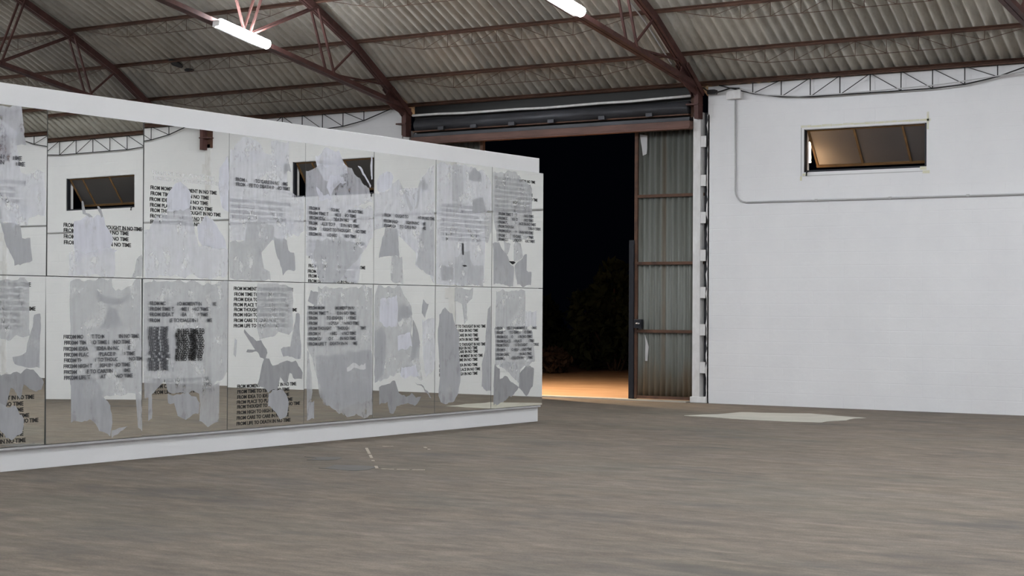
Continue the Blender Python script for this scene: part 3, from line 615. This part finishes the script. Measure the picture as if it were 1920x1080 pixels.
# ------------------------------------------------------------------ roof trusses
BOT = [(-0.25, None), (-2.22, None), (-4.35, None), (-6.6, None), (-9.0, None), (-11.5, None), (-14.0, None)]
def build_truss_meshes():
    D = []
    tops = [Vector((0, y, z - 0.09)) for y, z in ALLN]
    tops[0] = Vector((0, -0.08, 5.02)); tops[-1] = Vector((0, -27.92, 5.02))
    mb = MB()
    for a, b in zip(tops, tops[1:]):
        for s in (-1, 1):
            mb.bar(a + Vector((s * 0.055, 0, 0)), b + Vector((s * 0.055, 0, 0)), 0.012, 0.11)
            mb.bar(a + Vector((s * 0.035, 0, -0.05)), b + Vector((s * 0.035, 0, -0.05)), 0.05, 0.012)
    D.append(('top_chord', mb))
    mb = MB()
    for s in (-1, 1):
        for y0, y1 in ((-0.2, -14.0), (-14.0, -27.8)):
            mb.bar((s * 0.042, y0, chord_z(y0)), (s * 0.042, y1, chord_z(y1)), 0.07, 0.075)
    D.append(('bottom_chord', mb))
    N_ = [Vector((0, y, chord_z(y) + 0.01)) for y, _ in BOT]
    conn = [(1, 1, 1), (1, 2, 1), (1, 3, 2), (2, 3, 2), (2, 4, 2), (2, 5, 1), (3, 5, 2), (3, 6, 2), (4, 7, 2), (4, 8, 2), (5, 9, 2), (5, 10, 2), (6, 11, 2), (6, 12, 2)]
    for n, t, dbl in conn:
        for flip in (False, True):
            a, b = N_[n].copy(), tops[t].copy()
            if flip:
                if n == 6 and t == 12: continue
                a.y = -28 - a.y; b.y = -28 - b.y
            mb = MB()
            for s in ((-0.09, 0.09) if dbl == 2 else (0,)):
                mb.bar(a + Vector((s * 0.9, 0, 0)), b + Vector((s * 0.9, 0, 0)), 0.035, 0.03)
            D.append(('web_bar', mb))
    for flip in (False, True):                        # knee plates beside the column head
        f = (lambda y: -28 - y) if flip else (lambda y: y)
        mb = MB()
        for s in (-1, 1):
            mb.bar((s * 0.1, f(-0.62), 5.40), (s * 0.1, f(-0.05), 4.98), 0.02, 0.07)
        D.append(('knee_brace', mb))
        mb = MB().prism([(f(-0.02), 5.16), (f(-0.02), 4.92), (f(-0.5), 5.06), (f(-0.72), 5.17), (f(-0.60), 5.44)], 0, -0.010, 0.010)
        D.append(('gusset_plate', mb))
    return [(n, m.mesh(n, M_RED)) for n, m in D]
TR = build_truss_meshes()
def truss(x, label, group):
    t = tag(empty('roof_truss', (x, 0, 0)), label, 'roof truss', group)
    for n, me in TR: link(n, me, t)
    return t
truss(COLX_R[0], 'rust-red steel roof truss on the column at the right side of the doorway', 'rust-red roof trusses')
truss(COLX_R[0] - BAY, 'rust-red roof truss on the column at the left side of the doorway', 'rust-red roof trusses')
truss(COLX_R[0] - 2 * BAY, 'leftmost rust-red roof truss, cut by the top of the partition', 'rust-red roof trusses')
for k in (-3, 1, 2, 3):
    truss(COLX_R[0] + k * BAY, 'rust-red roof truss outside the picture to the side', 'trusses outside the frame')

# ------------------------------------------------------------------ battened steel columns
BATZ = [0.57, 1.18, 1.78, 2.38, 2.99, 3.59, 4.22]
def column(x, label, group):
    t = tag(empty('steel_column', (x, 0, 0)), label, 'column', group)
    MB().box(-0.10, 0.035, -0.03, 0.13, 0, 4.70).build('front_channel', M_WSTEEL, t, bevel=0.006)
    mb = MB(); rnd = random.Random(int(x * 10) + 7)
    pts = [(0.146, 0)] + [(0.122 + rnd.random() * 0.035, z * 0.08) for z in range(1, 58)] + [(0.14, 4.65), (0.18, 4.65), (0.18, 0)]
    mb.prism([(u, v) for u, v in pts], 1, 0.0, 0.12)
    if x < 0:
        mb.build('ragged_wall_edge', M_WSTEEL, t)
        MB().box(0.03, 0.16, 0.12, 0.17, 0, 4.7).build('gap_shade_back', M_DRUM, t)  # dark grey stands in for the shade inside the batten gaps
    me = MB().box(0.03, 0.125, -0.02, 0.0, -0.09, 0.09).mesh('batten_plate', M_WSTEEL)
    for z in BATZ: link('batten_plate', me, t, (0, 0, z))
    MB().box(-0.13, 0.16, -0.05, 0.1, 0, 0.10).build('base_plate', M_WSTEEL, t, bevel=0.01)
    hd = MB().box(-0.02, 0.055, -0.16, 0.0, 4.58, 5.10)
    hd.build('head_plate', M_RED, t)
    MB().box(-0.14, -0.02, -0.03, 0.05, 4.62, 5.08).build('head_web', M_PURLIN, t)
    MB().box(-0.16, 0.06, -0.18, 0.0, 4.80, 4.825).build('bearing_plate', M_RED, t)
    return t
column(COLX_R[0], 'white battened steel column with a rusty head, right of the doorway', 'battened steel columns')
column(COLX_R[0] - BAY, 'white battened steel column with a rusty head, left of the doorway, rising behind the partition', 'battened steel columns')
column(COLX_R[1], 'white column with a rusty head one bay right of the frame', 'columns right of the frame')
column(COLX_R[2], 'white column with a rusty head, seen only mirrored near the left of the artwork', 'columns right of the frame')
column(COLX_R[3], 'white column with a rusty head three bays right of the frame', 'columns right of the frame')

# ------------------------------------------------------------------ doorway: header and two sliding leaves
hdr = tag(empty('trim_1', (-3.4, 0, 4.4)), kind='structure')
def H(mb, name, m, **k):
    mb.v = [(a + 3.4, b, c - 4.4) for a, b, c in mb.v]
    return mb.build(name, m, hdr, **k)
H(MB().box(-6.24, -0.62, 0.02, 0.08, 4.60, 5.185), 'fascia_sheet', M_DARK2)
wp = [(-6.2 + i * 0.56, -0.10, 4.955 - 0.022 * math.sin(math.pi * i / 10) + 0.006 * math.sin(i * 2.1)) for i in range(11)]
H(MB().tube(wp, 0.022, 8), 'white_pipe', M_WSTEEL, smooth=True)
H(MB().tube([(-6.15, -0.03, 4.775), (-0.66, -0.03, 4.775)], 0.115, 20), 'roller_drum', M_DRUM, smooth=True)
H(MB().box(-6.2, -0.64, -0.10, 0.02, 4.655, 4.675), 'angle_strip', M_RAIL)
H(MB().box(-6.2, -0.64, -0.07, 0.04, 4.565, 4.625), 'track_rail', M_DRUM)
H(MB().box(-6.22, -0.60, -0.13, 0.06, 4.455, 4.560).box(-6.22, -0.60, -0.16, -0.02, 4.425, 4.455), 'lintel_beam', M_LINTEL, bevel=0.008)
for i, x in enumerate((-5.6, -4.9, -4.1, -3.3, -2.3, -1.4)):
    H(MB().box(x, x + 0.12, -0.16, -0.02, 4.66, 4.72), 'drum_bracket', M_DRUM)

def leaf(name, x0, x1, yy):
    d = tag(empty(name, (x0, yy, 0.03)), kind='structure')
    w, h = x1 - x0, 4.43
    p, per = 0.105, 8
    nx = int(w / p * per); mb = MB()
    for z in (0.0, 0.6, h):
        for i in range(nx + 1): mb.v.append((w * i / nx, 0.022 + 0.019 * math.cos(2 * math.pi * i / per), z))
    for j in range(2):
        for i in range(nx): q = j * (nx + 1) + i; mb.f.append((q, q + 1, q + nx + 2, q + nx + 1))
    s = mb.build('corrugated_sheet', M_DOOR, d, smooth=True)
    so = s.modifiers.new('thickness', 'SOLIDIFY'); so.thickness = 0.003
    for z in (1.115, 2.235, 3.345): MB().box(0, w, -0.03, 0.004, z - 0.024, z + 0.024).build('door_rail', M_RAIL, d)
    MB().box(0, w, -0.02, 0.004, 0.0, 0.05).build('door_rail', M_RAIL, d)
    return d, w, h
d1, w1, h1 = leaf('door_1', -1.72, -0.45, 0.11)
MB().box(-0.01, 0.045, -0.035, 0.04, 0, 4.43).build('door_stile', M_RAIL, d1)
MB().box(-0.10, 0.0, -0.05, 0.05, -0.01, 2.62).box(-0.03, 0.0, -0.07, -0.05, 0.0, 2.55).build('edge_post', M_DARK, d1, bevel=0.004)
lb = MB().box(0.03, 0.17, -0.11, -0.03, 1.16, 1.31).build('lock_box', M_DARK, d1, bevel=0.008)
MB().tube([(0.10, -0.11, 1.24), (0.10, -0.15, 1.24), (0.16, -0.15, 1.24)], 0.012, 8).build('handle', M_GREY, lb, smooth=True)
sm = MB().prism(outline([(0.20, 0.62), (0.24, 0.62), (0.26, 0.85), (0.17, 1.06), (0.19, 0.9)], 3, 0.015, 4), 1, -0.003, 0.004).build('paint_scuff', M_GREY, d1)
MB().prism(outline([(0.12, 4.02), (0.19, 4.05), (0.22, 4.36), (0.08, 4.38)], 3, 0.02, 6), 1, -0.003, 0.003).build('paint_scuff', M_GREY, d1)
d2, w2, h2 = leaf('door_2', -6.20, -4.80, 0.11)
MB().box(w2 - 0.045, w2 + 0.01, -0.035, 0.04, 0, 4.43).build('door_stile', M_RAIL, d2)

# ------------------------------------------------------------------ awning windows
def window(name, x0, x1, taped):
    w = tag(empty(name, (x0, 0.0, WZ0)), kind='structure')
    W, Hh = x1 - x0, WZ1 - WZ0
    fr = MB().box(0, 0.012, 0.02, 0.10, 0, Hh).box(W - 0.035, W, 0.02, 0.10, 0, Hh).box(0.035, W - 0.035, 0.02, 0.10, 0, 0.03)
    fr.build('window_frame', M_DARK, w)
    MB().box(0.012, W - 0.035, 0.02, 0.10, Hh - 0.008, Hh).build('window_head', M_WSTEEL, w)
    ang, L = math.radians(36), 0.645
    S = lambda u, t, o=0: Vector((u, 0.08 + math.sin(ang) * t + math.cos(ang) * o, Hh - 0.018 - math.cos(ang) * t + math.sin(ang) * o))
    sx0, sx1 = 0.022, W - 0.03
    cuts = [sx0, sx0 + (sx1 - sx0) * 0.40, sx0 + (sx1 - sx0) * 0.805, sx1]
    for u in (cuts[0] + 0.02, cuts[1], cuts[2], cuts[3] - 0.02):
        MB().bar(S(u, 0), S(u, L), 0.034, 0.03).build('glazing_bar', M_WOOD, w)
    MB().bar(S(sx0, L), S(sx1, L), 0.035, 0.045, side=Vector((0, math.sin(ang), -math.cos(ang)))).build('bottom_bar', M_WOOD, w)
    MB().bar(S(sx0, 0), S(sx1, 0), 0.02, 0.02, side=Vector((0, math.sin(ang), -math.cos(ang)))).build('hinge_bar', M_WOOD, w)
    for a, b in zip(cuts, cuts[1:]):
        mb = MB(); n = []
        for o in (0.004, 0.010):
            for u, t in ((a, 0), (b, 0), (b, L), (a, L)): mb.v.append(tuple(S(u, t, o)))
        mb.f = [(0, 1, 2, 3), (7, 6, 5, 4), (0, 4, 5, 1), (1, 5, 6, 2), (2, 6, 7, 3), (3, 7, 4, 0)]
        mb.build('pane', M_PANE, w)
    MB().tube([(0.06, 0.03, 0.02), (0.06, -0.03, 0.0), (0.06, -0.04, -0.06)], 0.014, 6).build('catch', M_DARK, w)
    if taped:
        mb = MB()
        for i in range(12):
            u = -0.05 + i * 0.175
            mb.box(u, u + 0.168, -0.004, 0.001, Hh + 0.028 + 0.004 * math.sin(i * 5), Hh + 0.058 + 0.004 * math.cos(i * 3))
        mb.build('masking_tape', M_TAPE, w)
        MB().box(W + 0.005, W + 0.035, -0.004, 0.001, Hh - 0.10, Hh + 0.16).build('masking_tape', M_TAPE, w)
        MB().box(W - 0.06, W + 0.05, -0.004, 0.001, -0.09, -0.045).build('masking_tape', M_TAPE, w)
        MB().box(W - 0.10, W - 0.0, -0.004, 0.001, -0.035, 0.015).build('masking_tape', M_TAPE, w)
        MB().box(-0.06, -0.03, -0.004, 0.001, -0.13, -0.06).build('masking_tape', M_TAPE, w)
        MB().box(-0.02, 0.07, -0.004, 0.001, -0.055, -0.02).build('masking_tape', M_TAPE, w)
        MB().box(-0.05, -0.035, -0.003, 0.001, -0.06, Hh + 0.03).build('pencil_line', M_GREY, w)
        MB().box(-0.02, W, -0.003, 0.001, -0.062, -0.05).build('pencil_line', M_GREY, w)
    return w
for i, (a, b) in enumerate(WIN): window('window_%d' % (i + 1), a, b, i == 0)

# ------------------------------------------------------------------ conduit, junction box, cable
cd = tag(empty('electrical_conduit', (0.15, 0, 3.2)), 'thin grey conduit bending below the window with a junction box at the eave', 'conduit')
def LC(pts): return [(a - 0.15, b, c - 3.2) for a, b, c in pts]
bend = [(0.155, -0.02, 4.85), (0.165, -0.02, 3.46)] + [(0.345 - 0.18 * math.cos(t), -0.02, 3.40 - 0.18 * math.sin(t)) for t in [math.pi / 2 * i / 6 for i in range(7)]] + [(0.36, -0.02, 3.215)]
MB().tube(LC(bend), 0.013, 8).build('down_pipe', M_GREY, cd, smooth=True)
MB().tube(LC([(0.345, -0.02, 3.215), (5.2, -0.02, 3.205)]), 0.014, 8).build('horizontal_pipe', M_GREY, cd, smooth=True)
MB().box(-0.13, 0.13, -0.085, -0.004, 1.665, 1.81).build('junction_box', M_WSTEEL, cd, bevel=0.01)
for x in (1.4, 2.6, 3.8): MB().box(x - 0.02, x + 0.02, -0.035, -0.003, -0.005, 0.03).build('pipe_clip', M_GREY, cd)
for k in (1, 2, 3):
    c_ = tag(empty('electrical_conduit', (COLX_R[k] + 3, -0.02, 3.207)), 'thin grey horizontal conduit on the wall, seen only in the mirrors', 'conduit', 'conduit right of the frame')
    MB().tube([(-2.8, 0, 0), (2.7, 0, 0)], 0.014, 8).build('horizontal_pipe', M_GREY, c_, smooth=True)
cb = tag(empty('slack_cable', (-0.3, -0.04, 5.0)), 'black cable looping from the column head over the junction box', 'cable')
cp = [(-0.36, 5.07), (-0.25, 4.99), (-0.16, 4.975), (-0.02, 5.0), (0.12, 5.035), (0.28, 5.02), (0.45, 4.95), (0.73, 4.89), (1.28, 4.835), (1.9, 4.83), (2.6, 4.84), (3.6, 4.87), (5.2, 5.0)]
MB().tube([(a + 0.3, -0.06, c - 5.0) for a, c in cp], 0.009, 6).build('cable_run', M_GREY, cb)
MB().tube([(a + 0.3, -0.09, c - 5.0) for a, c in cp[:6]], 0.012, 6).build('cable_loop', M_CABLE, cb)
MB().box(0.0, 0.14, -0.09, 0.03, -0.035, 0.035).build('cable_tape', M_CABLE, cb, bevel=0.01)
# straight pale conduit clipped along the right truss
cc = tag(empty('roof_conduit', (COLX_R[0] - 0.16, 0, 5.4)), 'pale straight conduit running up the roof beside the right truss', 'conduit')
MB().tube([(0, y, z - 5.4 - 0.13) for y, z in NODES[1:6]], 0.012, 6).build('conduit_run', M_GREY, cc)

# ------------------------------------------------------------------ fluorescent lights on the bottom chords
hs = MB(); ds = MB()
hs.prism([(-0.06, 0.05), (0.0, 0.05), (0.0, -0.05), (-0.06, -0.05)], 1, -0.577, 0.577)
ds.prism([(0.075 + 0.075 * math.cos(t), 0.075 * math.sin(t)) for t in [2 * math.pi * i / 16 for i in range(16)]], 1, -0.558, 0.558)
ec = MB().prism([(0.0, 0.05), (0.09, 0.045), (0.09, -0.045), (0.0, -0.05)], 1, -0.581, -0.560).prism([(0.0, 0.05), (0.09, 0.045), (0.09, -0.045), (0.0, -0.05)], 1, 0.560, 0.581)
HM, DM, EM = hs.mesh('housing', M_WSTEEL), ds.mesh('diffuser', M_TUBE, True), ec.mesh('end_cap', M_WSTEEL)
def light(x, y, label, group):
    t = tag(empty('fluorescent_light', (x + 0.14, y, chord_z(y) - 0.065)), label, 'ceiling light', group)
    s = 1 if y > -14 else -1
    t.rotation_euler = (-math.atan(0.17) * s if abs(y + 14) > 0.5 else 0, 0, 0)
    link('housing', HM, t); link('diffuser', DM, t); link('end_cap', EM, t)
    return t
light(COLX_R[0] - BAY, -4.62, 'glowing fluorescent batten on the truss above the mirrored partition', 'lit fluorescent battens')
light(COLX_R[0], -4.62, 'glowing fluorescent batten at the top edge, on the truss right of the doorway', 'lit fluorescent battens')
for k, ys in ((-3, (-4.62, -9.0)), (-2, (-8.0, -13.0, -20.0)), (-1, (-8.6, -13.0, -20.0)), (0, (-9.0, -20.4)), (1, (-4.48, -7.6, -10.8, -14.0, -17.2, -20.4)), (2, (-4.48, -7.6, -10.8, -14.0, -17.2, -20.4)), (3, (-4.48, -10.8, -17.2))):  # unseen battens, added to brighten the partition and the roof
    for y in ys:
        light(COLX_R[0] + k * BAY, y, 'unseen fluorescent batten added on a truss chord to light the hall', 'added lights outside the frame')

# ------------------------------------------------------------------ partition wall
part = tag(empty('partition_wall', (-0.2, -11.2, 0)), 'long free-standing white partition wall carrying the mirrors', 'partition wall')
def PL(mb): mb.v = [(a + 0.2, b + 11.2, c) for a, b, c in mb.v]; return mb
YE, PW = -5.4735, 1.2228
PL(MB().box(-0.42, -0.032, -16.9, -5.53, 0.0, 3.51)).build('panel_body', M_WHITE, part, bevel=0.004)
PL(MB().box(-0.032, 0.012, -16.85, -5.53, 0.196, 0.216)).build('support_ledge', M_GREY, part)

# ------------------------------------------------------------------ mirror artwork: panels, lettering, paint
art = tag(empty('mirror_artwork', (0, YE - PW * 4.5, 0.222)), 'wall-sized artwork of painted mirror panels with rows of lettering on the partition', 'artwork')
LINES = ['FROM MOMENT TO MOMENT IN NO TIME', 'FROM TIME TO TIME IN NO TIME', 'FROM IDEA TO IDEA IN NO TIME', 'FROM PLACE TO PLACE IN NO TIME',
         'FROM THOUGHT TO THOUGHT IN NO TIME', 'FROM HIGH TO HIGH IN NO TIME', 'FROM CARE TO CARE IN NO TIME', 'FROM LIFE TO DEATH IN NO TIME', 'IN NO TIME TO', 'FROM TIME']
GLY = {}
def glyphs(i):
    if i in GLY: return GLY[i]
    c = bpy.data.curves.new('letters', 'FONT'); c.body = LINES[i]; c.size = 1.0; c.resolution_u = 2; c.offset = 0.028; c.fill_mode = 'FRONT'
    o = bpy.data.objects.new('letters', c); COL.objects.link(o)
    me = bpy.data.meshes.new_from_object(o.evaluated_get(bpy.context.evaluated_depsgraph_get()))
    vs = [(v.co.x, v.co.y) for v in me.vertices]; fs = [tuple(p.vertices) for p in me.polygons]
    bpy.data.objects.remove(o); bpy.data.curves.remove(c); bpy.data.meshes.remove(me)
    wd_ = max(v[0] for v in vs); GLY[i] = ([(x / wd_, y) for x, y in vs], fs)
    return GLY[i]
ZR = {0: (1.778, 3.31), 1: (0.222, 1.770)}
TILT = {(6, 0): (-0.006, 0.0035), (6, 1): (-0.0145, 0.002), (5, 1): (-0.0015, 0.0), (4, 0): (-0.004, -0.0025), (3, 0): (-0.004, -0.0030), (4, 1): (-0.0028, -0.001), (3, 1): (-0.0016, 0)}
PAN = {}
for c in range(9):
    for r in (0, 1):
        y1 = YE - PW * c - 0.005; y0 = YE - PW * (c + 1) + 0.005; z0, z1 = ZR[r]
        hy, hz = (y1 - y0) / 2, (z1 - z0) / 2
        me = MB().box(-0.028, 0.0, -hy, hy, -hz, hz).mesh('mirror_panel', [M_MEDGE, M_MIRROR])
        for p in me.polygons: p.material_index = 1 if p.normal.x > 0.9 else 0
        o = link('mirror_panel', me, art, (0, (y0 + y1) / 2 - (YE - PW * 4.5), (z0 + z1) / 2 - 0.222))
        tl = TILT.get((c, r), (-0.0006, 0.0006)); o.rotation_euler = (0, tl[0], tl[1])
        PAN[c, r] = (o, (y0 + y1) / 2, (z0 + z1) / 2, hy, hz)
CNT = {}
def smear(c, r, tone, pts):
    o, yc, zc, hy, hz = PAN[c, r]
    k = CNT[c, r] = CNT.get((c, r), 0) + 1
    amp = 0.016 if tone != 'BK' else 0.004
    out = []; seed = c * 7.3 + r * 3.1 + k * 1.7
    for a, b in zip(pts, pts[1:] + pts[:1]):
        L = math.hypot(b[0] - a[0], b[1] - a[1]); n = max(1, int(L / 0.035))
        for i in range(n):
            t = i / n; y = a[0] + (b[0] - a[0]) * t; z = a[1] + (b[1] - a[1]) * t
            d = noise.noise_vector(Vector((y * 9 + seed, z * 5, seed))) * amp * 1.6 + noise.noise_vector(Vector((y * 31, z * 22 + seed, seed))) * amp * 0.7
            out.append((max(-hy, min(hy, y + d.x - yc)), max(-hz, min(hz, z + d.y * 1.8 - zc))))
    me = bpy.data.meshes.new('paint_smear'); bm = bmesh.new(); xx = 0.0024 + 0.0007 * k
    try:
        f = bm.faces.new([bm.verts.new((xx, y, z)) for y, z in out])
        bmesh.ops.triangulate(bm, faces=[f]); bm.normal_update()
        bmesh.ops.reverse_faces(bm, faces=[q for q in bm.faces if q.normal.x < 0])
    finally:
        bm.to_mesh(me); bm.free()
    me.materials.append(PAINT[tone]); link('paint_smear', me, o)
for src, dst in ((4, 7), (2, 8)):                    # the artwork runs on past the left edge of the picture
    SMEARS += [(dst, r, t, [(y - PW * (dst - src), z) for y, z in p]) for c, r, t, p in SMEARS if c == src]
    WRITING += [(dst, r, y - PW * (dst - src), k, l) for c, r, y, k, l in WRITING if c == src]
for s in SMEARS: smear(*s)
rnd = random.Random(5)
for c, r, yl, ink, lines in WRITING:
    o, yc, zc, hy, hz = PAN[c, r]
    top = ink == 'G' or lines[0][1] >= 8
    for z, i in lines:
        vs, fs = glyphs(i); mb = MB(); wln = 0.0296 * len(LINES[i]); hgt = 0.052
        yy = yl + (rnd.random() - 0.5) * (0.05 if i >= 8 else 0.012)
        for a, b in vs:
            mb.v.append((0.0013 if not top else 0.0125, max(-hy, min(hy, yy + a * wln - yc)), max(-hz, min(hz, z + (b - 0.35) * hgt - zc))))
        gaps = [(g, g + rnd.uniform(0.06, 0.2)) for g in (rnd.uniform(0.12, 0.4), rnd.uniform(0.45, 0.85))] if ink == 'G' and i < 8 else []
        mb.f = [f for f in fs if not any(g0 < vs[f[0]][0] < g1 for g0, g1 in gaps)]
        tag(mb.build('text_line', INK[ink], o), kind='stuff')

# ------------------------------------------------------------------ black patches under the roof sheets
def roof_patch(pts, label):
    c = sum((Vector(p) for p in pts), Vector()) / len(pts)
    d = Vector((0, 0.87, -0.55)).normalized(); nrm = Vector((0, 0.55, 0.87)).normalized()
    mb = MB(); rr = random.Random(3)
    n = 14; ring = []
    a, b = Vector(pts[0]) - c, Vector(pts[-1]) - c
    for s in (-0.012, 0.012):
        for i in range(n):
            t = 2 * math.pi * i / n
            p = a * math.cos(t) + Vector((0.10, 0, 0)) * math.sin(t) * (0.7 + 0.5 * rr.random()) + nrm * s
            mb.v.append(tuple(p))
    mb.f = [tuple(range(n)), tuple(range(2 * n - 1, n - 1, -1))] + [(i, (i + 1) % n, n + (i + 1) % n, n + i) for i in range(n)]
    return tag(mb.build('roof_patch', M_CABLE, None, loc=c), label, 'roof patch', 'black patches on the roof')
PATCHES = [[[-10.753, -1.59, 6.122], [-10.653, -1.368, 5.981]], [[-10.564, -1.333, 5.959], [-10.497, -1.26, 5.913]]]
roof_patch(PATCHES[0], 'larger black patch under the roof sheets, upper left of the pair')
roof_patch(PATCHES[1], 'smaller black patch under the roof sheets, lower right of the pair')

# ------------------------------------------------------------------ night yard: lamps and bushes
def lamp(loc, wall_y, power, label, kind='SPOT'):
    t = tag(empty('outdoor_lamp', loc), label, 'lamp')
    x, y, z = loc
    MB().tube([(0, wall_y - y, 0.25), (0, (wall_y - y) * 0.5, 0.30), (0, 0, 0.25), (0, 0, 0.13)], 0.012, 8).build('bracket_arm', M_DARK, t)
    n = 16; mb = MB()
    for zz, rr in ((0.14, 0.03), (0.07, 0.10), (0.045, 0.13)):
        for i in range(n): mb.v.append((rr * math.cos(2 * math.pi * i / n), rr * math.sin(2 * math.pi * i / n), zz))
    for j in range(2):
        for i in range(n): mb.f.append((j * n + i, j * n + (i + 1) % n, (j + 1) * n + (i + 1) % n, (j + 1) * n + i))
    s = mb.build('lamp_shade', M_DARK, t, smooth=True); so = s.modifiers.new('thickness', 'SOLIDIFY'); so.thickness = 0.004
    mb = MB()
    for j in range(1, 6):
        for i in range(10):
            a = math.pi * j / 6; b = 2 * math.pi * i / 10
            mb.v.append((0.045 * math.sin(a) * math.cos(b), 0.045 * math.sin(a) * math.sin(b), 0.045 * math.cos(a)))
    for j in range(4):
        for i in range(10): mb.f.append((j * 10 + i, j * 10 + (i + 1) % 10, j * 10 + 10 + (i + 1) % 10, j * 10 + 10 + i))
    if kind == 'POINT':
        mb = MB().tube([(0, 0, 0.10), (0, 0, 0.08), (0, 0, -0.24), (0, 0, -0.27)], 0.055, 14)
    mb.build('bulb', M_OPAL if kind == 'POINT' else M_BULB, t, smooth=True)
    if kind == 'SPOT':
        ld = bpy.data.lights.new('bulb_light', 'SPOT'); ld.spot_size = math.radians(142); ld.spot_blend = 0.8
        ld.energy = power; ld.color = LAMP_WARM; ld.shadow_soft_size = 0.05
        link('bulb_light', ld, t, (0, 0, -0.10))
    return t
lamp((1.10, 0.66, 4.14), 0.2, 130, 'warm lamp on the outer wall glowing at the left end of the tilted window', 'POINT')
lamp((-5.95, 0.62, 4.62), 0.2, 2600, 'warm lamp outside at the upper left corner of the doorway')

def bush(loc, rx, rz, n, m, label, seed, leaf_=0.16):
    rr = random.Random(seed); t = tag(empty('bush', loc), label, 'bush')
    mb = MB()
    blobs = [(rr.uniform(-.6, .6) * rx, rr.uniform(-.5, .5) * rx, rr.uniform(.25, .8) * rz, rr.uniform(.3, .55)) for _ in range(9)]
    for i in range(n):
        bx, by, bz, br = rr.choice(blobs)
        v = Vector((rr.gauss(0, 1), rr.gauss(0, 1), rr.gauss(0, 1))).normalized() * (br * (0.75 + 0.3 * rr.random()))
        p = Vector((bx + v.x * rx, by + v.y * rx, max(0.05, bz + v.z * rz * 0.6)))
        a = Vector((rr.gauss(0, 1), rr.gauss(0, 1), rr.gauss(0, 1))).normalized(); b = a.cross(Vector((rr.gauss(0, 1), rr.gauss(0, 1), rr.gauss(0, 1)))).normalized()
        s = leaf_ * (0.6 + 0.8 * rr.random()); k = len(mb.v)
        mb.v += [tuple(p - a * s), tuple(p + b * s * 0.4), tuple(p + a * s), tuple(p - b * s * 0.4)]; mb.f.append((k, k + 1, k + 2, k + 3))
    f = mb.build('foliage', m, t); f['kind'] = 'stuff'
    mb = MB()
    for i in range(7):
        bx, by, bz, br = blobs[i % 9]
        mb.tube([(bx * 0.15, by * 0.15, 0), (bx * 0.5, by * 0.5, bz * 0.5), (bx, by, bz)], 0.025, 6)
    mb.build('stems', M_SCRUB, t)
    return t
bush((-9.2, 12.4, -0.03), 1.25, 2.7, 2600, M_FOLI, 'dark green bush in the night yard beyond the doorway', 11)
bush((-6.4, 12.6, -0.03), 1.0, 2.9, 1800, M_FOLI, 'dark tall shrub partly behind the right door leaf', 14)
bush((-9.55, 10.0, -0.03), 0.55, 0.6, 700, M_SCRUB, 'low dry reddish scrub on the dirt at the left of the doorway', 17, 0.09)
bush((-12.6, 14.6, -0.03), 1.4, 1.9, 1600, M_FOLI, 'low dark bush in the night yard, left behind the mirror edge', 21)
